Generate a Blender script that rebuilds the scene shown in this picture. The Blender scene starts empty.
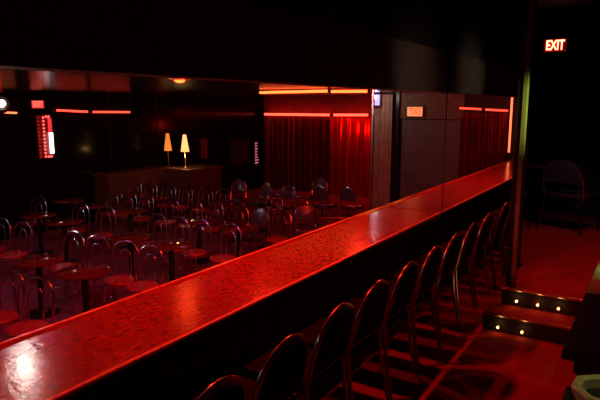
import bpy, bmesh, math, random
from mathutils import Vector, Matrix
random.seed(7)
PI = math.pi
sc = bpy.context.scene
col = sc.collection
LOW = -0.9            # lower (main) floor level; the bar tier is z = 0, the raised floor z = 0.3

# ------------------------------------------------------------------ materials
def new_mat(name):
    m = bpy.data.materials.new(name); m.use_nodes = True
    return m, m.node_tree.nodes, m.node_tree.links, m.node_tree.nodes['Principled BSDF']

def plain(name, rgb, rough=0.5, metal=0.0, spec=0.5, var=0.0, scale=20.0, bump=0.0, coat=0.0, stretch=None):
    m, n, l, b = new_mat(name)
    b.inputs['Base Color'].default_value = (*rgb, 1)
    b.inputs['Roughness'].default_value = rough
    b.inputs['Metallic'].default_value = metal
    b.inputs['Specular IOR Level'].default_value = spec
    b.inputs['Coat Weight'].default_value = coat
    b.inputs['Coat Roughness'].default_value = 0.08
    if var or bump:
        tc = n.new('ShaderNodeTexCoord'); nz = n.new('ShaderNodeTexNoise')
        nz.inputs['Scale'].default_value = scale; nz.inputs['Detail'].default_value = 5
        if stretch:
            mp = n.new('ShaderNodeMapping'); mp.inputs['Scale'].default_value = stretch
            l.new(tc.outputs['Object'], mp.inputs['Vector']); l.new(mp.outputs['Vector'], nz.inputs['Vector'])
        else:
            l.new(tc.outputs['Object'], nz.inputs['Vector'])
        if var:
            r = n.new('ShaderNodeValToRGB')
            r.color_ramp.elements[0].position = 0.3; r.color_ramp.elements[1].position = 0.7
            r.color_ramp.elements[0].color = (*[c * (1 - var) for c in rgb], 1)
            r.color_ramp.elements[1].color = (*[min(1, c * (1 + var)) for c in rgb], 1)
            l.new(nz.outputs['Fac'], r.inputs['Fac']); l.new(r.outputs['Color'], b.inputs['Base Color'])
        if bump:
            bp = n.new('ShaderNodeBump'); bp.inputs['Strength'].default_value = bump; bp.inputs['Distance'].default_value = 0.01
            l.new(nz.outputs['Fac'], bp.inputs['Height']); l.new(bp.outputs['Normal'], b.inputs['Normal'])
    return m

def glow(name, rgb, strength):
    m, n, l, b = new_mat(name)
    b.inputs['Base Color'].default_value = (*[min(1, c) for c in rgb], 1)
    b.inputs['Emission Color'].default_value = (*rgb, 1)
    b.inputs['Emission Strength'].default_value = strength
    return m

def bar_material():
    m, n, l, b = new_mat('worn_lacquered_wood')
    tc = n.new('ShaderNodeTexCoord'); mp = n.new('ShaderNodeMapping')
    mp.inputs['Scale'].default_value = (17, 6.5, 17)
    l.new(tc.outputs['Object'], mp.inputs['Vector'])
    nz = n.new('ShaderNodeTexNoise'); nz.inputs['Scale'].default_value = 3.2; nz.inputs['Detail'].default_value = 9
    nz.inputs['Roughness'].default_value = 0.68; nz.inputs['Distortion'].default_value = 0.5
    l.new(mp.outputs['Vector'], nz.inputs['Vector'])
    n2 = n.new('ShaderNodeTexNoise'); n2.inputs['Scale'].default_value = 1.1; n2.inputs['Detail'].default_value = 4
    l.new(mp.outputs['Vector'], n2.inputs['Vector'])
    r = n.new('ShaderNodeValToRGB'); e = r.color_ramp.elements
    e[0].position = 0.40; e[0].color = (0.17, 0.020, 0.008, 1)
    e[1].position = 0.60; e[1].color = (0.40, 0.042, 0.014, 1)
    l.new(nz.outputs['Fac'], r.inputs['Fac']); l.new(r.outputs['Color'], b.inputs['Base Color'])
    rr = n.new('ShaderNodeMapRange'); rr.inputs['To Min'].default_value = 0.08; rr.inputs['To Max'].default_value = 0.26
    l.new(n2.outputs['Fac'], rr.inputs['Value']); l.new(rr.outputs['Result'], b.inputs['Roughness'])
    n3 = n.new('ShaderNodeTexNoise'); n3.inputs['Scale'].default_value = 38; n3.inputs['Detail'].default_value = 3
    l.new(tc.outputs['Object'], n3.inputs['Vector'])
    bp = n.new('ShaderNodeBump'); bp.inputs['Strength'].default_value = 0.22; bp.inputs['Distance'].default_value = 0.006
    l.new(n3.outputs['Fac'], bp.inputs['Height']); l.new(bp.outputs['Normal'], b.inputs['Normal'])
    b.inputs['Specular IOR Level'].default_value = 0.8
    return m

M = dict(
    bar=bar_material(),
    bar_rail=plain('bar_rail_varnish', (0.70, 0.24, 0.12), 0.3, var=0.3, scale=30),
    bar_panel=plain('bar_front_black', (0.012, 0.008, 0.007), 0.6, var=0.3, scale=8),
    carpet=plain('red_carpet', (0.35, 0.037, 0.033), 0.95, spec=0.1, var=0.35, scale=160, bump=0.5),
    carpet_low=plain('maroon_carpet', (0.30, 0.05, 0.09), 0.9, spec=0.15, var=0.4, scale=90, bump=0.4),
    black_wall=plain('black_paint', (0.012, 0.010, 0.010), 0.7, var=0.3, scale=4),
    fascia=plain('brown_black_paint', (0.10, 0.075, 0.06), 0.75, var=0.25, scale=5),
    gloss_black=plain('smoked_mirror_panel', (0.010, 0.008, 0.008), 0.14, spec=0.07),
    gloss_ceiling=plain('glossy_black_ceiling', (0.012, 0.009, 0.009), 0.22, spec=0.2, var=0.3, scale=3),
    mirror=plain('silvered_mirror', (0.72, 0.70, 0.68), 0.0, metal=1.0),
    frame_steel=plain('chair_frame_steel', (0.30, 0.22, 0.22), 0.22, metal=0.95),
    dark_metal=plain('dark_painted_steel', (0.03, 0.025, 0.025), 0.3, metal=0.6),
    chrome=plain('chrome', (0.6, 0.6, 0.62), 0.18, metal=1.0),
    brass=plain('brass_nosing', (0.55, 0.42, 0.25), 0.3, metal=1.0),
    bentwood=plain('dark_bent_steel', (0.62, 0.54, 0.58), 0.22, metal=1.0),
    red_vinyl=plain('red_vinyl', (0.50, 0.014, 0.016), 0.32, var=0.15, scale=14, bump=0.1),
    black_vinyl=plain('black_vinyl', (0.010, 0.007, 0.007), 0.7, spec=0.06, var=0.2, scale=25, bump=0.15),
    violet_vinyl=plain('grey_violet_vinyl', (0.085, 0.065, 0.10), 0.2, var=0.2, scale=12),
    table_top=plain('dark_laminate', (0.17, 0.018, 0.008), 0.09, var=0.35, scale=6, stretch=(1, 6, 1)),
    curtain_shaded=plain('shaded_red_satin', (0.20, 0.012, 0.010), 0.30, metal=0.55, var=0.3, scale=3),  # darker copy of the red satin, shade put into its colour
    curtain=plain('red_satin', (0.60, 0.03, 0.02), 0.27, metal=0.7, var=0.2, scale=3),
    maroon_wall=plain('maroon_paint', (0.25, 0.03, 0.025), 0.6, var=0.2, scale=3),
    beige_drape=plain('beige_velvet', (0.45, 0.34, 0.26), 0.8, var=0.2, scale=6),
    grey_door=plain('grey_door_paint', (0.12, 0.10, 0.085), 0.5, var=0.15, scale=5),
    rib=plain('ribbed_grey_panel', (0.24, 0.21, 0.16), 0.6, var=0.25, scale=9),
    brown_wood=plain('brown_wood', (0.11, 0.042, 0.022), 0.45, var=0.35, scale=5, stretch=(1, 1, 8)),
    black_table=plain('black_table_laminate', (0.022, 0.024, 0.022), 0.35, var=0.3, scale=30),
    white_paint=plain('pale_post_paint', (0.17, 0.19, 0.11), 0.5, var=0.15, scale=12),
    olive=plain('olive_grey_paint', (0.07, 0.075, 0.055), 0.7, var=0.2, scale=4),
    mat_pale=plain('pale_cloth_mat', (0.5, 0.55, 0.42), 0.7, var=0.3, scale=7),
    amber=plain('pale_ceramic', (0.60, 0.55, 0.30), 0.25, var=0.2, scale=25),
    poster=plain('dim_poster', (0.25, 0.05, 0.12), 0.5, var=0.8, scale=18),
    screen=plain('screen_glass', (0.05, 0.045, 0.045), 0.2),
    neon_low=glow('red_neon_glass', (1.0, 0.042, 0.022), 6.0),
    neon_up=glow('orange_red_neon_glass', (1.0, 0.11, 0.02), 5.0),
    neon_side=glow('side_neon_glass', (1.0, 0.05, 0.03), 3.2),
    neon_orange=glow('orange_neon_glass', (1.0, 0.16, 0.06), 3.0),
    exit_glow=glow('exit_letter_glow', (1.0, 0.40, 0.20), 4.0),
    exit_red=glow('exit_red_face', (1.0, 0.012, 0.008), 0.06),
    exit_side_face=glow('exit_face_pink', (1.0, 0.06, 0.035), 0.8),
    exit_side_letter=glow('exit_letter_pink', (1.0, 0.22, 0.16), 1.2),
    exit_warm_face=glow('exit_face_warm', (1.0, 0.42, 0.17), 1.0),
    exit_warm_letter=glow('exit_letter_orange', (1.0, 0.14, 0.02), 1.0),
    shade_bright=glow('lit_shade_bright', (1.0, 0.50, 0.16), 1.5),
    shade_dim=glow('lit_shade_amber', (1.0, 0.27, 0.04), 0.85),
    bulb_red=glow('red_bulb', (1.0, 0.10, 0.09), 3.0),
    bulb_dim=glow('dim_red_bulb', (1.0, 0.03, 0.02), 0.30),
    tube_white=glow('white_tube', (1.0, 0.82, 0.78), 4.0),
    tube_pink=glow('pink_tube', (1.0, 0.05, 0.06), 0.7),
    white_bulb=glow('white_spot_bulb', (1.0, 0.80, 0.5), 8.0),
    lamp_bulb=glow('ceiling_bulb', (1.0, 0.075, 0.012), 9.0),
    step_bulb=glow('warm_step_bulb', (1.0, 0.55, 0.18), 6.0),
    violet_glow=glow('violet_light_panel', (0.45, 0.40, 1.0), 1.6),
    pink_letters=glow('pink_lit_letters', (1.0, 0.25, 0.36), 0.55),
)

# ------------------------------------------------------------------ mesh helpers
def obj(name, bm, mat, parent=None, smooth=False):
    me = bpy.data.meshes.new(name)
    bmesh.ops.recalc_face_normals(bm, faces=bm.faces)
    if smooth:
        for f in bm.faces: f.smooth = True
    bm.to_mesh(me); bm.free()
    me.materials.append(mat)
    o = bpy.data.objects.new(name, me); col.objects.link(o)
    if parent: o.parent = parent
    if smooth:
        try: me.set_sharp_from_angle(angle=math.radians(42))
        except Exception: pass
    return o

def struct(name, bm, mat, smooth=False):
    o = obj(name, bm, mat, None, smooth); o['kind'] = 'structure'; return o

def thing(name, label, cat, loc=(0, 0, 0), rz=0.0, group=None):
    o = bpy.data.objects.new(name, None); col.objects.link(o)
    o.empty_display_size = 0.1
    o.location = loc; o.rotation_euler = (0, 0, rz)
    o['label'] = label; o['category'] = cat
    if group: o['group'] = group
    return o

def tag(o, label, cat, group=None):
    o['label'] = label; o['category'] = cat
    if group: o['group'] = group
    return o

def dup(root, loc, rz, label=None, group=None):
    r = root.copy(); col.objects.link(r); r.location = loc; r.rotation_euler = (0, 0, rz)
    if label: r['label'] = label
    if group: r['group'] = group
    for ch in list(root.children):
        c = ch.copy(); col.objects.link(c); c.parent = r
        for g in list(ch.children):
            d = g.copy(); col.objects.link(d); d.parent = c
    return r

def B(): return bmesh.new()

def box(bm, x0, x1, y0, y1, z0, z1, bevel=0.0):
    t = bmesh.new()
    v = [t.verts.new((x, y, z)) for z in (z0, z1) for y in (y0, y1) for x in (x0, x1)]
    for f in ((0, 2, 3, 1), (4, 5, 7, 6), (0, 1, 5, 4), (2, 6, 7, 3), (0, 4, 6, 2), (1, 3, 7, 5)):
        t.faces.new([v[i] for i in f])
    if bevel:
        bmesh.ops.bevel(t, geom=t.edges[:], offset=bevel, segments=2, affect='EDGES', profile=0.6)
    merge(bm, t); return bm

def merge(bm, t):
    me = bpy.data.meshes.new('tmp'); t.to_mesh(me); t.free(); bm.from_mesh(me); bpy.data.meshes.remove(me)

def smooth_path(pts, n=6, closed=False):
    pts = [Vector(p) for p in pts]; out = []
    N = len(pts)
    segs = N if closed else N - 1
    for i in range(segs):
        p0 = pts[(i - 1) % N] if closed or i > 0 else pts[0] * 2 - pts[1]
        p1 = pts[i]; p2 = pts[(i + 1) % N]
        p3 = pts[(i + 2) % N] if closed or i + 2 < N else pts[-1] * 2 - pts[-2]
        for k in range(n):
            t = k / n
            out.append(0.5 * ((2 * p1) + (p2 - p0) * t + (2 * p0 - 5 * p1 + 4 * p2 - p3) * t * t + (3 * p1 - p0 - 3 * p2 + p3) * t ** 3))
    if not closed: out.append(pts[-1])
    return out

def tube(bm, path, r, seg=8, closed=False, r_end=None):
    path = [Vector(p) for p in path]; n = len(path); rings = []
    up = None
    for i in range(n):
        if closed: d = path[(i + 1) % n] - path[(i - 1) % n]
        else: d = path[min(i + 1, n - 1)] - path[max(i - 1, 0)]
        d.normalize()
        if up is None:
            a = Vector((0, 0, 1)) if abs(d.z) < 0.9 else Vector((1, 0, 0))
            up = (a - d * a.dot(d)).normalized()
        else:
            up = (up - d * up.dot(d)).normalized()
        s = d.cross(up)
        rr = r if r_end is None else r + (r_end - r) * i / (n - 1)
        rings.append([bm.verts.new(path[i] + (up * math.cos(2 * PI * k / seg) + s * math.sin(2 * PI * k / seg)) * rr) for k in range(seg)])
    for i in range(n if closed else n - 1):
        a, b = rings[i], rings[(i + 1) % n]
        for k in range(seg):
            bm.faces.new((a[k], a[(k + 1) % seg], b[(k + 1) % seg], b[k]))
    if not closed:
        bm.faces.new(rings[0][::-1]); bm.faces.new(rings[-1])
    return bm

def lathe(bm, prof, seg=28, c=(0, 0, 0)):
    rings = []
    for r, z in prof:
        if r < 1e-5: rings.append([bm.verts.new((c[0], c[1], c[2] + z))])
        else: rings.append([bm.verts.new((c[0] + r * math.cos(2 * PI * k / seg), c[1] + r * math.sin(2 * PI * k / seg), c[2] + z)) for k in range(seg)])
    for a, b in zip(rings[:-1], rings[1:]):
        for k in range(seg):
            q = [a[k % len(a)], a[(k + 1) % len(a)], b[(k + 1) % len(b)], b[k % len(b)]]
            u = []
            for v in q:
                if v not in u: u.append(v)
            if len(u) > 2: bm.faces.new(u)
    if len(rings[0]) > 1: bm.faces.new(rings[0][::-1])
    if len(rings[-1]) > 1: bm.faces.new(rings[-1])
    return bm

def curtain_bm(p0, p1, z0, z1, folds, amp, seed, thick=0.006, taper=0.0):
    """a hanging pleated cloth between two plan points, with real thickness"""
    rnd = random.Random(seed); bm = B()
    p0, p1 = Vector((*p0, 0)), Vector((*p1, 0)); d = p1 - p0; L = d.length; d.normalize(); nrm = Vector((-d.y, d.x, 0))
    n = folds * 8; prof = []; ph = 0
    for i in range(n + 1):
        ph += 2 * PI / 8 * rnd.uniform(0.6, 1.4)
        prof.append((L * i / n, amp * math.sin(ph) * rnd.uniform(0.8, 1.1)))
    nz = 7; front = []
    for side in (0, 1):
        for j in range(nz):
            t = j / (nz - 1); z = z0 + (z1 - z0) * t
            row = []
            for s, a in prof:
                q = p0 + d * (L / 2 + (s - L / 2) * (1 - taper * math.sin(PI * t))) + nrm * (a * (1.15 - 0.4 * t) + side * thick)
                row.append(bm.verts.new((q.x, q.y, z)))
            front.append(row)
    for side in (0, 1):
        for j in range(nz - 1):
            a, b = front[side * nz + j], front[side * nz + j + 1]
            for i in range(n): bm.faces.new((a[i], a[i + 1], b[i + 1], b[i]))
    for j in (0, nz - 1):
        a, b = front[j], front[nz + j]
        for i in range(n): bm.faces.new((a[i], a[i + 1], b[i + 1], b[i]))
    for i in (0, n):
        for j in range(nz - 1):
            bm.faces.new((front[j][i], front[j + 1][i], front[nz + j + 1][i], front[nz + j][i]))
    return bm

def text_obj(name, body, size, mat, parent, loc, rot, depth=0.006, xscale=1.0):
    cu = bpy.data.curves.new(name, 'FONT'); cu.body = body; cu.size = size; cu.extrude = depth
    cu.align_x = 'CENTER'; cu.align_y = 'CENTER'; cu.offset = size * 0.018
    t = bpy.data.objects.new(name, cu); col.objects.link(t)
    bpy.context.view_layer.update()
    me = bpy.data.meshes.new_from_object(t.evaluated_get(bpy.context.evaluated_depsgraph_get()))
    bpy.data.objects.remove(t); bpy.data.curves.remove(cu)
    me.materials.clear(); me.materials.append(mat)
    o = bpy.data.objects.new(name, me); col.objects.link(o); o.parent = parent
    o.location = loc; o.rotation_euler = rot; o.scale = (xscale, 1, 1)
    return o

# ------------------------------------------------------------------ the setting
struct('floor', box(B(), -2.36, 2.6, -3.0, 8.9, -0.12, 0.0), M['carpet'])
struct('floor_main', box(B(), -11.4, -2.36, -3.0, 15.5, LOW - 0.1, LOW), M['carpet_low'])
struct('wall_tier', box(B(), -2.36, -2.28, -3.0, 8.9, LOW, -0.121), M['bar_panel'])
struct('floor_raised', box(B(), -2.60, 2.6, 5.765, 8.9, 0.001, 0.30), M['carpet'])
struct('wall_left', box(B(), -11.5, -11.3, -3.0, 15.5, LOW, 2.16), M['gloss_black'])
bm = B()
for y in (6.86, 7.64, 9.12, 9.76, 10.67, 12.2, 12.89, 13.68, 14.28):
    box(bm, -11.3, -11.285, y - 0.012, y + 0.012, LOW, 2.15)
struct('trim_1', bm, M['dark_metal'])
struct('wall_back', box(B(), -11.4, -2.3, 15.5, 15.6, LOW, 2.16), M['maroon_wall'])
struct('wall_rear', box(B(), -11.5, -1.9, -1.75, -1.60, LOW, 2.16), M['black_wall'])
struct('wall_behind', box(B(), -1.9, 2.7, -3.0, -2.9, 0.0, 3.2), M['black_wall'])
struct('wall_right', box(B(), 2.6, 2.7, -3.0, 8.9, 0.0, 3.2), M['black_wall'])
struct('wall_far', box(B(), -2.60, 2.7, 8.9, 9.0, 0.0, 3.2), M['black_wall'])
struct('trim_2', box(B(), -0.93, -0.30, 8.80, 8.9, 0.30, 3.2), M['olive'])
struct('wall_hall', box(B(), -2.68, -2.60, 5.77, 9.0, LOW, 3.2), M['black_wall'])
struct('ceiling_main', box(B(), -11.5, -1.995, -3.0, 15.6, 2.16, 2.24), M['gloss_ceiling'])
struct('ceiling', box(B(), -2.7, 2.7, -3.0, 9.0, 3.2, 3.28), M['black_wall'])
struct('wall_bulkhead', box(B(), -1.98, -1.85, -3.0, 5.62, 2.38, 3.2), M['black_wall'])
struct('trim_3', box(B(), -1.99, -1.84, -3.0, 5.62, 1.98, 2.38), M['fascia'])
# mirror-clad pier closing the bar: wall behind, two silvered panels in front, chrome edges
struct('wall_mirror', box(B(), -2.68, -1.06, 5.66, 5.76, LOW, 3.2), M['black_wall'])
mr = thing('wall_mirror_panels', 'tall silvered mirror panels on the pier across the end of the bar', 'mirror', (-1.84, 5.65, 0))
mr.name = 'pier_mirror'
obj('mirror_panel', box(B(), -0.80, -0.005, 0.0, 0.008, -0.9, 2.15), M['mirror'], mr)
obj('mirror_panel', box(B(), 0.005, 0.745, 0.0, 0.008, 0.0, 3.19), M['mirror'], mr)
obj('mirror_edge', box(B(), -0.825, -0.803, -0.012, 0.01, -0.9, 2.15), M['chrome'], mr)
obj('mirror_edge', box(B(), 0.748, 0.772, -0.014, 0.01, 0.0, 3.19), M['bar_rail'], mr)

# steps up to the raised floor (two risers with brass nosings)
struct('floor_step', box(B(), -1.03, 2.6, 4.90, 5.76, 0.001, 0.30), M['carpet'])
struct('floor_step_low', box(B(), -1.11, 2.6, 4.62, 4.90, 0.001, 0.15), M['carpet'])
struct('trim_6', box(B(), -1.112, 2.58, 4.608, 4.6195, 0.002, 0.135), M['bar_panel'])
struct('trim_7', box(B(), -1.032, 2.58, 4.888, 4.8995, 0.151, 0.285), M['bar_panel'])
def nosing(x0, y, z):
    bm = B(); tube(bm, [(x0, y - 0.006, z), (2.58, y - 0.006, z)], 0.013, 8); return bm
struct('trim_4', nosing(-1.11, 4.618, 0.143), M['brass'], True)
struct('trim_5', nosing(-1.03, 4.898, 0.293), M['brass'], True)
step_spots = [(-0.985, 4.602, 0.045, 'lower step, closest to the black post'), (-0.795, 4.602, 0.045, 'lower step, farther from the black post'),
              (-0.905, 4.882, 0.20, 'upper step, closest to the green lit post'), (-0.735, 4.882, 0.20, 'upper step, middle one of its three'),
              (-0.575, 4.882, 0.20, 'upper step, closest to the black table')]
for x, y, z, w in step_spots:
    t = thing('step_light', 'warm bulb glowing on the ' + w, 'step light', (x, y, z), 0, 'bulbs on the step risers')
    bm = B(); lathe(bm, [(0.022, 0), (0.022, 0.006), (0.014, 0.010), (0.0, 0.010)], 12)
    o = obj('socket', bm, M['brass'], t, True); o.rotation_euler = (PI / 2, 0, 0)
    bm = B(); lathe(bm, [(0.006, 0.008), (0.010, 0.016), (0.007, 0.023), (0, 0.025)], 12)
    o = obj('bulb', bm, M['step_bulb'], t, True); o.rotation_euler = (PI / 2, 0, 0)
    ld = bpy.data.lights.new('step_glow', 'POINT'); ld.energy = 0.045; ld.color = (1, 0.5, 0.2); ld.shadow_soft_size = 0.01
    lo = bpy.data.objects.new('step_glow', ld); col.objects.link(lo); lo.location = (x, y - 0.05, z + 0.01)

# slim post at the corner of the steps
t = thing('corner_post', 'slim floor to ceiling post catching green light at the corner of the steps', 'post', (-0.985, 4.95, 0.30))
obj('post_core', box(B(), -0.03, 0.012, -0.02, 0.03, 0, 2.9), M['dark_metal'], t)
obj('edge_strip', box(B(), 0.0125, 0.048, -0.030, 0.03, 0, 2.9, 0.003), M['white_paint'], t)

# ------------------------------------------------------------------ long bar
bar = thing('long_bar', 'long glossy red lit wooden drink bar running up to the mirror', 'bar counter', (-2.165, 0, 0))
obj('bar_top', box(B(), -0.315, 0.300, -1.4, 5.63, 0.735, 0.750, 0.003), M['bar'], bar)
obj('edge_rail', box(B(), 0.301, 0.328, -1.4, 5.63, 0.738, 0.760, 0.009), M['bar_rail'], bar)
obj('edge_rail', box(B(), -0.340, -0.316, -1.4, 5.63, 0.700, 0.765, 0.007), M['bar_rail'], bar)
obj('apron', box(B(), -0.30, 0.318, -1.4, 5.63, 0.690, 0.7345, 0.003), M['bar_panel'], bar)
bm = B(); box(bm, -0.08, 0.10, -1.4, 5.63, 0.0, 0.689)
for k in range(9):
    y = -1.2 + k * 0.82
    box(bm, 0.10, 0.112, y, y + 0.66, 0.08, 0.62, 0.004)
obj('front_panel', bm, M['bar_panel'], bar)

# ------------------------------------------------------------------ chairs
def make_bentwood(frame='bentwood', cushion='red_vinyl'):
    t = thing('bentwood_chair', 'red seated bentwood chair', 'chair', (0, 0, 0), 0, 'bentwood chairs on the lower floor')
    half = [(-0.195, 0.285, 0.0), (-0.185, 0.215, 0.30), (-0.182, 0.19, 0.46), (-0.196, 0.205, 0.66), (-0.176, 0.228, 0.82), (-0.105, 0.243, 0.915)]
    pts = half + [(0, 0.248, 0.942)] + [(-x, y, z) for x, y, z in reversed(half)]
    bm = B(); tube(bm, smooth_path(pts, 5), 0.0155, 8); obj('back_hoop', bm, M[frame], t, True)
    h2 = [(-0.078, 0.185, 0.46), (-0.088, 0.203, 0.64), (-0.066, 0.222, 0.78)]
    pts = h2 + [(0, 0.230, 0.832)] + [(-x, y, z) for x, y, z in reversed(h2)]
    bm = B(); tube(bm, smooth_path(pts, 5), 0.012, 8); obj('inner_hoop', bm, M[frame], t, True)
    bm = B(); lathe(bm, [(0.17, 0.42), (0.205, 0.422), (0.208, 0.452), (0.17, 0.455)], 24); obj('seat_frame', bm, M[frame], t, True)
    bm = B(); lathe(bm, [(0.199, 0.4555), (0.205, 0.468), (0.196, 0.484), (0.12, 0.493), (0, 0.495)], 24); obj('seat', bm, M[cushion], t, True)
    for s in (-1, 1):
        bm = B(); tube(bm, smooth_path([(s * 0.135, -0.13, 0.425), (s * 0.155, -0.155, 0.2), (s * 0.18, -0.19, 0.0)], 4), 0.0165, 8, r_end=0.012)
        obj('leg', bm, M[frame], t, True)
    bm = B(); tube(bm, [(0.158 * math.cos(a), 0.02 + 0.178 * math.sin(a), 0.21) for a in [2 * PI * k / 20 for k in range(20)]], 0.009, 6, closed=True)
    obj('ring_stretcher', bm, M[frame], t, True)
    return t

def make_padded(pad_mat, label, w=0.20, top=0.87, low=0.60, frame='bentwood', inset=0.965):
    t = thing('padded_chair', label, 'chair', (0, 0, 0), 0)
    def back_y(z): return 0.20 + 0.09 * max(0, (z - 0.45)) / 0.42
    half = [(-w - 0.02, 0.27, 0.0), (-w, 0.215, 0.28), (-w + 0.005, 0.20, 0.45), (-w, back_y(low), low), (-w * 0.95, back_y(0.70), top - 0.16), (-w * 0.62, back_y(0.82), top - 0.045)]
    pts = half + [(0, back_y(0.86), top)] + [(-x, y, z) for x, y, z in reversed(half)]
    path = smooth_path(pts, 6)
    bm = B(); tube(bm, path, 0.0135, 8); obj('back_frame', bm, M[frame], t, True)
    # padded back: arch outline filled, with thickness
    arch = [p for p in smooth_path(half[3:] + [(0, back_y(0.86), top)] + [(-x, y, z) for x, y, z in reversed(half[3:])], 6)]
    bm = B(); lev = []
    cx, cz = 0, (low + top) / 2
    for off, sc_ in ((-0.030, inset - 0.165), (-0.022, inset - 0.035), (-0.004, inset), (0.014, inset - 0.035), (0.020, inset - 0.165)):
        lev.append([bm.verts.new(((p.x - cx) * sc_, p.y + off, cz + (p.z - cz) * sc_)) for p in arch])
    for a, b in zip(lev[:-1], lev[1:]):
        n = len(a)
        for i in range(n): bm.faces.new((a[i], a[(i + 1) % n], b[(i + 1) % n], b[i]))
    bm.faces.new(lev[0]); bm.faces.new(lev[-1])
    obj('backrest', bm, pad_mat, t, True)
    bm = B(); box(bm, -w + 0.005, w - 0.005, -0.20, 0.19, 0.425, 0.485, 0.022); obj('seat', bm, pad_mat, t, True)
    bm = B(); tube(bm, [(-w + 0.015, 0.185, 0.415), (w - 0.015, 0.185, 0.415), (w - 0.015, -0.19, 0.415), (-w + 0.015, -0.19, 0.415)], 0.010, 6, closed=True)
    obj('seat_frame', bm, M['dark_metal'], t, True)
    for s in (-1, 1):
        bm = B(); tube(bm, smooth_path([(s * (w - 0.015), -0.18, 0.42), (s * w, -0.20, 0.22), (s * (w + 0.01), -0.225, 0.0)], 4), 0.012, 8)
        obj('leg', bm, M['dark_metal'], t, True)
    return t

ORD = ['first', 'second', 'third', 'fourth', 'fifth', 'sixth', 'seventh', 'eighth', 'ninth', 'tenth', 'eleventh', 'twelfth']
HOOP = 0.245
rows = [  # (hoop line Y, [(X, turn) ...]) : the lower floor's rows of chairs
    (3.36, [(-5.49, 30), (-6.02, 27), (-6.62, 22)]),
    (4.98, [(-5.49, 16), (-5.97, 25), (-6.56, 22), (-7.07, 12), (-8.35, 10), (-8.96, 14)]),
    (6.58, [(-5.42, 0), (-6.06, 8), (-6.53, 8), (-7.04, 9), (-8.37, 22), (-9.07, 12), (-10.41, 15)]),
    (8.02, [(-5.47, 8), (-6.43, 13), (-7.0, 5), (-7.55, 9), (-8.2, 15), (-8.88, 8), (-9.40, 10), (-9.86, 14)]),
    (9.42, [(-6.0, 10), (-6.6, 5), (-8.0, 12), (-8.5, 8), (-9.10, 6), (-9.65, 10), (-10.25, 5), (-10.8, 8)]),
]
proto = make_bentwood(); first = True
for ri, (Y, xs) in enumerate(rows):
    for i, (x, turn) in enumerate(sorted(xs, reverse=True)):
        lab = f'red seated bentwood chair, {ORD[i]} out from the bar in the {ORD[ri]} row of chairs'
        rz = math.radians(turn); loc = (x + HOOP * math.sin(rz), Y - HOOP * math.cos(rz), LOW)
        if first:
            proto.location = loc; proto.rotation_euler = (0, 0, rz); proto['label'] = lab; first = False
        else:
            dup(proto, loc, rz, lab)

bar_proto = make_padded(M['black_vinyl'], 'black padded chair', w=0.20, top=0.855, low=0.50, frame='frame_steel', inset=0.90)
ys = [1.45, 1.92, 2.385, 2.85, 3.33, 3.82, 4.32, 4.80, 5.32]
for i, y in enumerate(ys):
    lab = f'black round backed padded chair facing the bar, {ORD[i]} counted up towards the mirror'
    loc = (-1.56, y, 0); rz = -PI / 2 + math.radians(random.uniform(-1.5, 1.5))
    if i == 0:
        bar_proto.location = loc; bar_proto.rotation_euler = (0, 0, rz); bar_proto['label'] = lab; bar_proto['group'] = 'padded chairs along the bar'
    else:
        dup(bar_proto, loc, rz, lab, 'padded chairs along the bar')

pv = make_padded(M['violet_vinyl'], 'padded chair with a shiny grey violet back turned away from the dark table', top=0.93)
spots = [((-7.2, 10.55), 0.0, 'padded chair with a tall shiny violet back, alone before the red curtain'),
         ((-5.35, 8.55), 0.5, 'violet padded chair turned askew close to the far end of the bar'),
         ((-5.94, 7.78), 0.1, 'violet padded chair standing among the bentwood chairs of the fourth row'),
         ((-6.45, 11.25), PI, 'violet padded chair below the neon, side by side with another, nearer the lamp'),
         ((-5.85, 11.45), PI, 'violet padded chair below the neon, side by side with another, nearer the mirror'),
         ((-7.2, 12.1), 0.2, 'dark padded chair standing farthest back against the red curtain'),
         ((-7.9, 10.6), -0.2, 'violet padded chair at the pale rimmed table before the dark wall panels'),
         ((-8.75, 10.75), 0.3, 'violet padded chair beside the lamp cabinet before the dark wall panels')]
for i, ((x, y), rz, lab) in enumerate(spots):
    if i == 0: pv.location = (x, y, LOW); pv.rotation_euler = (0, 0, rz); pv['label'] = lab; pv['group'] = 'padded chairs on the lower floor'
    else: dup(pv, (x, y, LOW), rz, lab, 'padded chairs on the lower floor')

# chairs and table on the raised floor beyond the steps
r1 = make_padded(M['violet_vinyl'], 'wide round backed padded chair on the raised floor under the exit sign', w=0.25, top=0.90)
r1.location = (-0.87, 7.74, 0.30); r1.rotation_euler = (0, 0, PI - 0.35); r1['group'] = 'padded chairs on the raised floor'
r2 = dup(r1, (-1.60, 7.32, 0.30), PI / 2 - 0.3, 'round backed padded chair standing sideways next to the slim post', 'padded chairs on the raised floor')

# ------------------------------------------------------------------ round tables
def make_table(r=0.32):
    t = thing('round_table', 'round table', 'table', (0, 0, 0), 0, 'round tables on the lower floor')
    bm = B(); lathe(bm, [(r - 0.015, 0.722), (r, 0.728), (r, 0.746), (r - 0.006, 0.750), (0, 0.750)], 36); obj('table_top', bm, M['table_top'], t, True)
    bm = B(); lathe(bm, [(0.12, 0.7215), (0.12, 0.712), (0.04, 0.69), (0.038, 0.06), (0.06, 0.045)], 16); obj('pedestal', bm, M['dark_metal'], t, True)
    bm = B(); lathe(bm, [(0.22, 0), (0.22, 0.012), (0.10, 0.035), (0.0605, 0.044)], 28); obj('base', bm, M['dark_metal'], t, True)
    return t
tables = [
    (4.20, [-5.83, -6.77]),
    (5.76, [-5.92, -6.80, -8.70, -9.64]),
    (7.28, [-5.86, -6.78, -8.55, -9.60, -10.6]),
    (8.78, [-4.78, -6.30, -7.30, -9.30, -10.10]),
    (9.95, [-7.17]),
]
tp = make_table(); first = True
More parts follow.
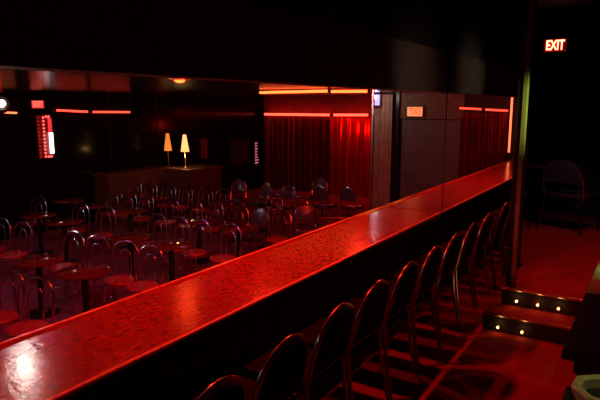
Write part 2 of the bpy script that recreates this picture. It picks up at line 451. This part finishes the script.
for ri, (Y, xs) in enumerate(tables):
    for i, x in enumerate(sorted(xs, reverse=True)):
        lab = f'round dark red topped table, {ORD[i]} out from the bar in the {ORD[ri]} row of tables'
        y = Y + {-9.30: -0.16, -8.70: 0.18, -9.64: 0.3, -10.6: 0.1}.get(x, 0)
        if first: tp.location = (x, y, LOW); tp['label'] = lab; first = False
        else: dup(tp, (x, y, LOW), random.uniform(-0.5, 0.5), lab)
t2 = dup(tp, (-1.40, 8.36, 0.30), 0.2, 'small round table between the chairs on the raised floor', 'tables on the raised floor')
t2['group'] = 'tables on the raised floor'

# ------------------------------------------------------------------ neon, signs, lamps, curtains on the main floor's far side
def neon(name, p0, p1, r, mat, label, group, stub=None):
    t = thing(name, label, 'neon light', p0, 0, group)
    p0, p1 = Vector(p0), Vector(p1); d = p1 - p0
    bm = B(); tube(bm, [Vector((0, 0, 0)), d * 0.5, d], r, 10); obj('tube', bm, mat, t, True)
    e = d.normalized() * 0.02
    bm = B(); tube(bm, [-e, Vector((0, 0, 0)) + e * 0.2], r * 1.25, 10); obj('end_cap', bm, M['dark_metal'], t, True)
    bm = B(); tube(bm, [d - e * 0.2, d + e], r * 1.25, 10); obj('end_cap', bm, M['dark_metal'], t, True)
    s = Vector(stub if stub else (0, 0, 0.1))
    bm = B()
    for f in (0.12, 0.5, 0.88): tube(bm, [d * f + s * 0.2, d * f + s], 0.008, 6)
    obj('bracket', bm, M['dark_metal'], t, True)
    return t
g = 'neon tubes over the red curtain'
neon('neon_tube', (-11.10, 15.25, 1.575), (-8.60, 15.25, 1.575), 0.035, M['neon_low'], 'long red neon tube across the top of the red curtain', g, (0, 0.12, 0))
neon('neon_tube', (-8.48, 15.25, 1.575), (-7.30, 15.25, 1.585), 0.035, M['neon_low'], 'short red neon tube across the top of the red curtain, mirror end', g, (0, 0.12, 0))
g = 'orange neon tubes under the ceiling'
neon('neon_tube', (-6.66, 9.0, 2.105), (-5.12, 9.0, 2.115), 0.024, M['neon_up'], 'long orange neon tube under the ceiling edge above the red curtain', g, (0, 0, 0.05))
neon('neon_tube', (-5.06, 9.0, 2.105), (-4.33, 9.0, 2.10), 0.024, M['neon_up'], 'short orange neon tube under the ceiling edge, mirror end', g, (0, 0, 0.05))
g = 'neon tubes along the dark side wall'
neon('neon_tube', (-11.22, 7.64, 1.755), (-11.22, 8.46, 1.715), 0.022, M['neon_side'], 'slim red neon tube standing in for a reflection right next to the bulb sign', g, (-0.07, 0, 0))  # reflection in the mirrored side wall, built as a glowing tube
neon('neon_tube', (-11.22, 8.58, 1.710), (-11.22, 9.70, 1.695), 0.022, M['neon_side'], 'slim red neon tube standing in for a reflection on the lamp side', g, (-0.07, 0, 0))  # second reflected length, also built as a solid tube
neon('neon_tube', (-11.22, 6.42, 1.72), (-11.22, 6.75, 1.705), 0.018, M['neon_orange'], 'short orange neon tube on the side wall beside the white spotlight', g, (-0.07, 0, 0))

# red curtain across the far wall, in two hung lengths on one rod
cg = 'red satin curtains on the far wall'
tag(obj('curtain', curtain_bm((-11.15, 15.38), (-8.75, 15.38), LOW + 0.01, 1.50, 11, 0.07, 3), M['curtain_shaded'], None, True), 'red pleated satin curtain with shade in its colour under the long neon tube', 'curtain', cg)
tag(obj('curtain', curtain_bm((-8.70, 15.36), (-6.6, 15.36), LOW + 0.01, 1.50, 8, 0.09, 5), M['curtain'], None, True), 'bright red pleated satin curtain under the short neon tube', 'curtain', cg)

def exit_sign(loc, rz, face, letters, label, w=0.30, h=0.19):
    t = thing('exit_sign', label, 'exit sign', loc, rz)
    obj('housing', box(B(), -w / 2, w / 2, 0.0, 0.05, -h / 2, h / 2, 0.006), M['dark_metal'], t)
    obj('face', box(B(), -w / 2 + 0.012, w / 2 - 0.012, -0.004, -0.0005, -h / 2 + 0.012, h / 2 - 0.012), face, t)
    text_obj('lettering', 'EXIT', h * 0.95, letters, t, (0, -0.008, 0.0), (PI / 2, 0, 0), 0.002, w / 0.42 * 0.19 / h * 0.86)
    return t
exit_sign((-1.355, 8.845, 2.69), 0, M['exit_red'], M['exit_glow'], 'glowing red EXIT sign high above the raised floor and its chairs', 0.32, 0.20)
exit_sign((-11.24, 7.24, 1.88), PI / 2, M['exit_side_face'], M['exit_side_letter'], 'red lit EXIT sign standing in for a reflection above the bulb sign', 0.30, 0.18)  # sign reflected in the side wall, built as a solid one

# bulb-edged light sign, a solid stand-in for a reflection in the side wall
t = thing('bulb_sign', 'stand-in for a reflected vertical sign edged with red bulbs around a bright white tube', 'light sign', (-11.285, 7.35, 1.18))
obj('backing', box(B(), 0, 0.03, -0.16, 0.19, -0.46, 0.48, 0.005), M['maroon_wall'], t)
for k in range(12):
    z = -0.42 + k * 0.0765
    for yy, mm in ((-0.13, 'bulb_dim'), (-0.01, 'bulb_red')):
        bm = B(); lathe(bm, [(0.014, 0), (0.021, 0.018), (0.014, 0.034), (0, 0.038)], 10)
        o = obj('bulb', bm, M[mm], t, True); o.location = (0.031, yy, z); o.rotation_euler = (0, PI / 2, 0)
for z in (-0.43, 0.44):
    for yy in (0.06, 0.12):
        bm = B(); lathe(bm, [(0.014, 0), (0.021, 0.018), (0.014, 0.034), (0, 0.038)], 10)
        o = obj('bulb', bm, M['bulb_red'], t, True); o.location = (0.031, yy, z); o.rotation_euler = (0, PI / 2, 0)
bm = B(); tube(bm, [(0.06, 0.14, -0.36), (0.06, 0.14, 0.09)], 0.042, 10); obj('white_tube', bm, M['tube_white'], t, True)
bm = B(); tube(bm, [(0.06, 0.13, 0.095), (0.06, 0.13, 0.41)], 0.04, 10); obj('pink_tube', bm, M['tube_pink'], t, True)

# ceiling lamp, white spotlight
t = thing('ceiling_lamp', 'orange red round ceiling lamp glowing above the tables', 'ceiling lamp', (-4.75, 4.86, 2.159))
bm = B(); lathe(bm, [(0.13, 0), (0.13, -0.012), (0.10, -0.02), (0.09, -0.004)], 24); obj('trim_ring', bm, M['brass'], t, True)
bm = B(); lathe(bm, [(0.065, -0.006), (0.06, -0.024), (0.035, -0.040), (0, -0.045)], 20); obj('bulb', bm, M['lamp_bulb'], t, True)
t = thing('spotlight', 'small white spotlight hanging from the ceiling over the lower floor', 'spotlight', (-4.46, 2.56, 2.159))
bm = B(); tube(bm, [(0, 0, 0), (0, 0, -0.20)], 0.012, 8); obj('stem', bm, M['dark_metal'], t, True)
bm = B(); lathe(bm, [(0.03, -0.14), (0.05, -0.10), (0.06, 0.0), (0.055, 0.0), (0.045, -0.08)], 18)
o = obj('lamp_can', bm, M['dark_metal'], t, True); o.location = (0, 0, -0.29); o.rotation_euler = (math.radians(70), 0, math.radians(60))
bm = B(); lathe(bm, [(0.0, -0.03), (0.024, -0.022), (0.032, 0.0), (0.024, 0.016), (0, 0.02)], 16)
o = obj('bulb', bm, M['white_bulb'], t, True); o.location = (0, 0, -0.29); o.rotation_euler = (math.radians(70), 0, math.radians(60))

# lamp cabinet with its table lamp and the reflected twin
t = thing('lamp_cabinet', 'brown wooden cabinet by the side wall with a lit lamp on top', 'cabinet', (-9.55, 10.1, LOW))
obj('body', box(B(), -0.42, 0.40, -0.50, 0.62, 0.0, 1.24, 0.006), M['brown_wood'], t)
obj('counter_top', box(B(), -0.45, 0.43, -0.54, 0.66, 1.2405, 1.275, 0.006), M['brown_wood'], t)
obj('door', box(B(), 0.402, 0.42, -0.46, 0.06, 0.08, 1.18, 0.004), M['brown_wood'], t)
obj('door', box(B(), 0.402, 0.42, 0.07, 0.58, 0.08, 1.18, 0.004), M['brown_wood'], t)
def table_lamp(loc, h, sh, mat, label):
    t = thing('table_lamp', label, 'lamp', loc, 0, 'table lamps by the side wall')
    bm = B(); lathe(bm, [(0.09, 0), (0.09, 0.012), (0.03, 0.03), (0.012, 0.05), (0.012, h - sh * 0.6), (0.0, h - sh * 0.6)], 18); obj('stand', bm, M['brass'], t, True)
    bm = B(); lathe(bm, [(0.085, h - sh), (0.10, h - sh), (0.038, h), (0.034, h), (0.085, h - sh + 0.012)], 24); obj('lamp_shade', bm, mat, t, True)
    bm = B(); lathe(bm, [(0, h - sh * 0.62), (0.025, h - sh * 0.5), (0.02, h - sh * 0.35), (0, h - sh * 0.3)], 12); obj('bulb', bm, mat, t, True)
table_lamp((-9.5, 9.82, 0.375), 0.80, 0.40, M['shade_bright'], 'lit table lamp with a pale yellow cone shade on the cabinet')
t = thing('low_wall_counter', 'long reddish brown low counter along the side wall behind the tables', 'counter', (-10.85, 9.6, LOW))
obj('counter_body', box(B(), -0.40, 0.12, -1.05, 1.25, 0, 1.13, 0.006), M['brown_wood'], t)
obj('counter_top', box(B(), -0.43, 0.15, -1.08, 1.28, 1.1305, 1.165, 0.005), M['brown_wood'], t)
table_lamp((-10.72, 10.46, 0.265), 0.88, 0.44, M['shade_dim'], 'dim amber twin standing in for the reflection of the cabinet lamp, on the long counter')  # added in place of the cabinet lamp's reflection in the side wall

# small things on the dark side wall
t = thing('wall_poster', 'small dim purple red poster on the dark side wall beside the lamps', 'poster', (-11.26, 12.44, 0.61))
obj('frame', box(B(), -0.02, 0.0, -0.16, 0.16, -0.31, 0.31, 0.004), M['dark_metal'], t)
obj('print', box(B(), 0.0005, 0.004, -0.14, 0.14, -0.29, 0.29), M['poster'], t)
t = thing('vertical_sign', 'narrow vertical sign with pink lit marks next to the red curtain', 'sign', (-11.22, 14.95, 0.30))
obj('backing', box(B(), -0.03, 0.0, -0.14, 0.14, -0.42, 0.42, 0.004), M['dark_metal'], t)
bm = B(); rnd = random.Random(4)
for k in range(8):
    z = 0.33 - k * 0.093
    box(bm, 0.0005, 0.006, -0.09, 0.02 + rnd.uniform(0, 0.08), z - 0.012, z + 0.02)
    box(bm, 0.0005, 0.006, -0.09, -0.04, z - 0.035, z - 0.012)
obj('lettering', bm, M['pink_letters'], t)
t = thing('wall_screen', 'dark blank screen on the side wall beside the red curtain', 'screen', (-11.24, 14.1, 0.40))
obj('bezel', box(B(), -0.04, 0.0, -0.50, 0.50, -0.42, 0.42, 0.008), M['dark_metal'], t)
obj('glass', box(B(), 0.0005, 0.004, -0.46, 0.46, -0.38, 0.38), M['screen'], t)

# ------------------------------------------------------------------ rear wall of the lower floor (seen in the pier mirror)
RY = -1.60
KR = (2 * 5.65 - RY)          # distance of its mirror image, for the widths below
t = thing('grey_door', 'plain grey door on the rear wall, seen in the mirror', 'door', (-4.55, RY + 0.02, LOW))
obj('leaf', box(B(), -0.70, 0.72, 0.0, 0.05, 0.02, 2.42, 0.004), M['grey_door'], t)
obj('kick_rail', box(B(), -0.62, 0.66, 0.0505, 0.062, 0.86, 0.90, 0.004), M['chrome'], t)
bm = B(); tube(bm, [(-0.56, 0.05, 1.0), (-0.56, 0.10, 1.0), (-0.56, 0.10, 1.16), (-0.56, 0.05, 1.16)], 0.012, 8); obj('handle', bm, M['chrome'], t, True)
bm = B()
for k in range(44):
    x = -5.35 + k * 0.036
    tube(bm, [(x, RY + 0.020, 1.545), (x, RY + 0.020, 2.15)], 0.015, 6)
tag(obj('ribbed_panel', bm, M['rib'], None, True), 'grey brown ribbed wall panel above the grey door in the mirror', 'wall panel')
es = exit_sign((-4.93, RY + 0.10, 1.715), PI, M['exit_warm_face'], M['exit_warm_letter'], 'orange lit EXIT sign above the grey door in the mirror', 0.40, 0.24)
tag(obj('pillar_post', box(B(), -5.42, -5.33, RY + 0.01, RY + 0.10, LOW, 2.155, 0.004), M['dark_metal']), 'slim black upright between the beige drape and the grey door', 'post')
tag(obj('curtain', curtain_bm((-6.05, RY + 0.16), (-5.47, RY + 0.16), LOW + 0.01, 2.12, 5, 0.05, 11), M['beige_drape'], None, True), 'beige drape reflected at the edge of the mirror', 'curtain')
t = thing('light_panel', 'small violet white light panel at the top of the beige drape', 'light', (-5.86, RY + 0.32, 1.99))
obj('housing', box(B(), -0.14, 0.14, -0.05, 0.0, -0.15, 0.15, 0.006), M['dark_metal'], t)
obj('diffuser', box(B(), -0.12, 0.12, 0.0005, 0.006, -0.13, 0.13), M['violet_glow'], t)
tag(obj('curtain', curtain_bm((-3.80, RY + 0.085), (-2.80, RY + 0.085), LOW + 0.01, 1.70, 8, 0.05, 13), M['curtain_shaded'], None, True), 'red satin curtain reflected beside the grey door', 'curtain')
g = 'neon tubes reflected in the mirror'
neon('neon_tube', (-3.84, RY + 0.2, 1.80), (-3.34, RY + 0.2, 1.775), 0.022, M['neon_side'], 'red neon tube in the mirror, on the door side', g, (0, -0.19, 0))
neon('neon_tube', (-3.27, RY + 0.2, 1.77), (-2.78, RY + 0.2, 1.745), 0.022, M['neon_side'], 'red neon tube in the mirror, on the post side', g, (0, -0.19, 0))
neon('neon_tube', (-2.72, RY + 0.2, 2.05), (-2.72, RY + 0.2, 0.85), 0.022, M['neon_orange'], 'upright orange neon tube at the end of the mirror', g, (0, -0.19, 0))

# ------------------------------------------------------------------ black tables by the aisle, bowl
def long_table(x0, x1, y0, y1, name, label):
    t = thing(name, label, 'table', ((x0 + x1) / 2, (y0 + y1) / 2, 0))
    hx, hy = (x1 - x0) / 2, (y1 - y0) / 2
    obj('table_top', box(B(), -hx, hx, -hy, hy, 0.705, 0.75, 0.006), M['black_table'], t)
    obj('apron', box(B(), -hx + 0.05, hx - 0.05, -hy + 0.05, hy - 0.05, 0.63, 0.7045), M['black_table'], t)
    for sx in (-1, 1):
        for sy in (-1, 1):
            x, y = sx * (hx - 0.09), sy * (hy - 0.09)
            obj('leg', box(B(), x - 0.025, x + 0.025, y - 0.025, y + 0.025, 0, 0.6295, 0.003), M['dark_metal'], t)
    return t
long_table(-0.29, 0.55, 2.68, 4.50, 'long_table', 'long black table beside the steps, its far end lit green')
long_table(-0.225, 0.55, 1.20, 2.335, 'side_table', 'black table at the frame corner carrying a pale bowl')
bm = B(); lathe(bm, [(0.0, 0.0), (0.09, 0.0), (0.12, 0.060), (0.125, 0.078), (0.118, 0.084), (0.090, 0.078), (0.072, 0.020), (0, 0.016)], 8)
o = obj('ashtray', bm, M['amber'], None); o.location = (-0.075, 2.205, 0.751); o.rotation_euler = (0, 0, 0.3)
bm = B(); lathe(bm, [(0.0, 0.0165), (0.070, 0.0205), (0.079, 0.048), (0.0, 0.048)], 8)
obj('dark_bowl', bm, M['black_table'], o)
tag(o, 'pale yellowish angular ashtray on the black corner table', 'ashtray')

tag(obj('table_mat', box(B(), -0.283, 0.30, 3.62, 4.47, 0.7505, 0.762, 0.004), M['mat_pale']), 'pale mat lit green on the far end of the long black table', 'table mat')
# ------------------------------------------------------------------ lights
def light(name, kind, loc, energy, color, size=0.05, target=None, angle=None, blend=0.3):
    d = bpy.data.lights.new(name, kind); d.energy = energy; d.color = color
    if kind == 'AREA': d.size = size
    else: d.shadow_soft_size = size
    if kind == 'SPOT': d.spot_size = math.radians(angle); d.spot_blend = blend
    o = bpy.data.objects.new(name, d); col.objects.link(o); o.location = loc
    if target:
        o.rotation_euler = (Vector(target) - Vector(loc)).to_track_quat('-Z', 'Y').to_euler()
    return o
RED = (1.0, 0.022, 0.010)
light('red_ceiling_lamp', 'POINT', (-4.75, 4.86, 2.05), 3.5, (1.0, 0.05, 0.012), 0.09)
for y, e in ((0.35, 6), (1.5, 20), (2.9, 72), (4.0, 26), (5.2, 16)):
    light('red_bar_lamp', 'POINT', (-2.15, y, 2.11), e, RED, 0.03)
for y, e in ((2.8, 28), (4.6, 66), (6.8, 66)):
    light('red_table_fill', 'POINT', (-3.35, y, 2.12), e, (1.0, 0.03, 0.012), 0.03)  # hidden red fill lights added for the tables
light('curtain_side_fill', 'POINT', (-6.85, 15.02, 1.15), 20, RED, 0.03)  # hidden grazing light added to pick out the curtain folds
light('red_neon_wash', 'AREA', (-7.9, 15.05, 1.60), 6, RED, 0.25, (-7.7, 15.30, -0.2))
light('white_spot', 'SPOT', (-4.40, 2.53, 1.84), 9, (1.0, 0.80, 0.70), 0.05, (-3.4, 1.95, 0.9), 150, 0.3)
light('violet_wash', 'AREA', (-6.0, 3.6, 2.13), 11, (0.95, 0.16, 0.48), 0.6, (-6.3, 4.6, -0.9))
light('violet_wash', 'AREA', (-7.2, 8.2, 2.13), 2.5, (0.95, 0.25, 0.55), 0.6, (-7.2, 8.6, -0.9))
light('cabinet_lamp_glow', 'POINT', (-9.5, 9.74, 0.70), 6.0, (1.0, 0.5, 0.18), 0.03)
light('twin_lamp_glow', 'POINT', (-10.72, 10.46, 0.72), 1.5, (1.0, 0.4, 0.1), 0.03)  # glow for the twin lamp that replaces a reflection
light('rear_white', 'POINT', (-5.6, -0.75, 2.04), 9, (0.95, 0.85, 0.75), 0.03)
light('green_wash', 'SPOT', (0.35, 4.45, 2.3), 210, (0.80, 0.9, 0.16), 0.03, (-0.94, 4.93, 1.80), 26, 1.0)
light('green_table_spot', 'SPOT', (0.20, 4.3, 2.6), 60, (0.35, 0.8, 0.15), 0.03, (0.0, 4.15, 0.75), 22, 0.8)
light('fascia_fill', 'SPOT', (0.3, 3.3, 2.1), 40, (1.0, 0.72, 0.52), 0.1, (-1.84, 4.75, 2.17), 24, 1.0)  # unseen warm spot added to lift the fascia
light('white_side_fill', 'POINT', (-8.6, 2.6, 2.0), 38, (0.9, 0.78, 1.0), 0.06)  # off-frame white light added to whiten the chair hoops
light('raised_floor_red', 'SPOT', (-0.2, 6.2, 3.1), 52, (1.0, 0.12, 0.06), 0.1, (-0.3, 6.2, 0.3), 85, 0.9)
light('violet_corner', 'SPOT', (-0.75, 6.6, 2.4), 8, (0.85, 0.62, 0.9), 0.05, (-1.1, 7.7, 0.8), 50, 0.8)
light('ashtray_fill', 'SPOT', (0.15, 2.6, 2.6), 22, (0.8, 0.85, 0.35), 0.03, (-0.07, 2.2, 0.78), 12, 0.8)  # unseen narrow spot added to brighten the ashtray

w = bpy.data.worlds.new('dark_room'); sc.world = w; w.use_nodes = True
w.node_tree.nodes['Background'].inputs['Color'].default_value = (1.0, 0.35, 0.3, 1)
w.node_tree.nodes['Background'].inputs['Strength'].default_value = 0.0005

# ------------------------------------------------------------------ camera
cam = bpy.data.cameras.new('camera'); co = bpy.data.objects.new('camera', cam); col.objects.link(co)
cam.sensor_width = 36; cam.lens = 561.4 / 600 * 36; cam.clip_start = 0.05; cam.clip_end = 100
co.location = (0, 0, 1.85)
co.rotation_euler = (PI / 2 - 0.1662, 0, 0.56696)
sc.camera = co
sc.view_settings.view_transform = 'Standard'; sc.view_settings.look = 'None'
sc.view_settings.gamma = 1; sc.view_settings.use_curve_mapping = False; sc.view_settings.exposure = 0.0
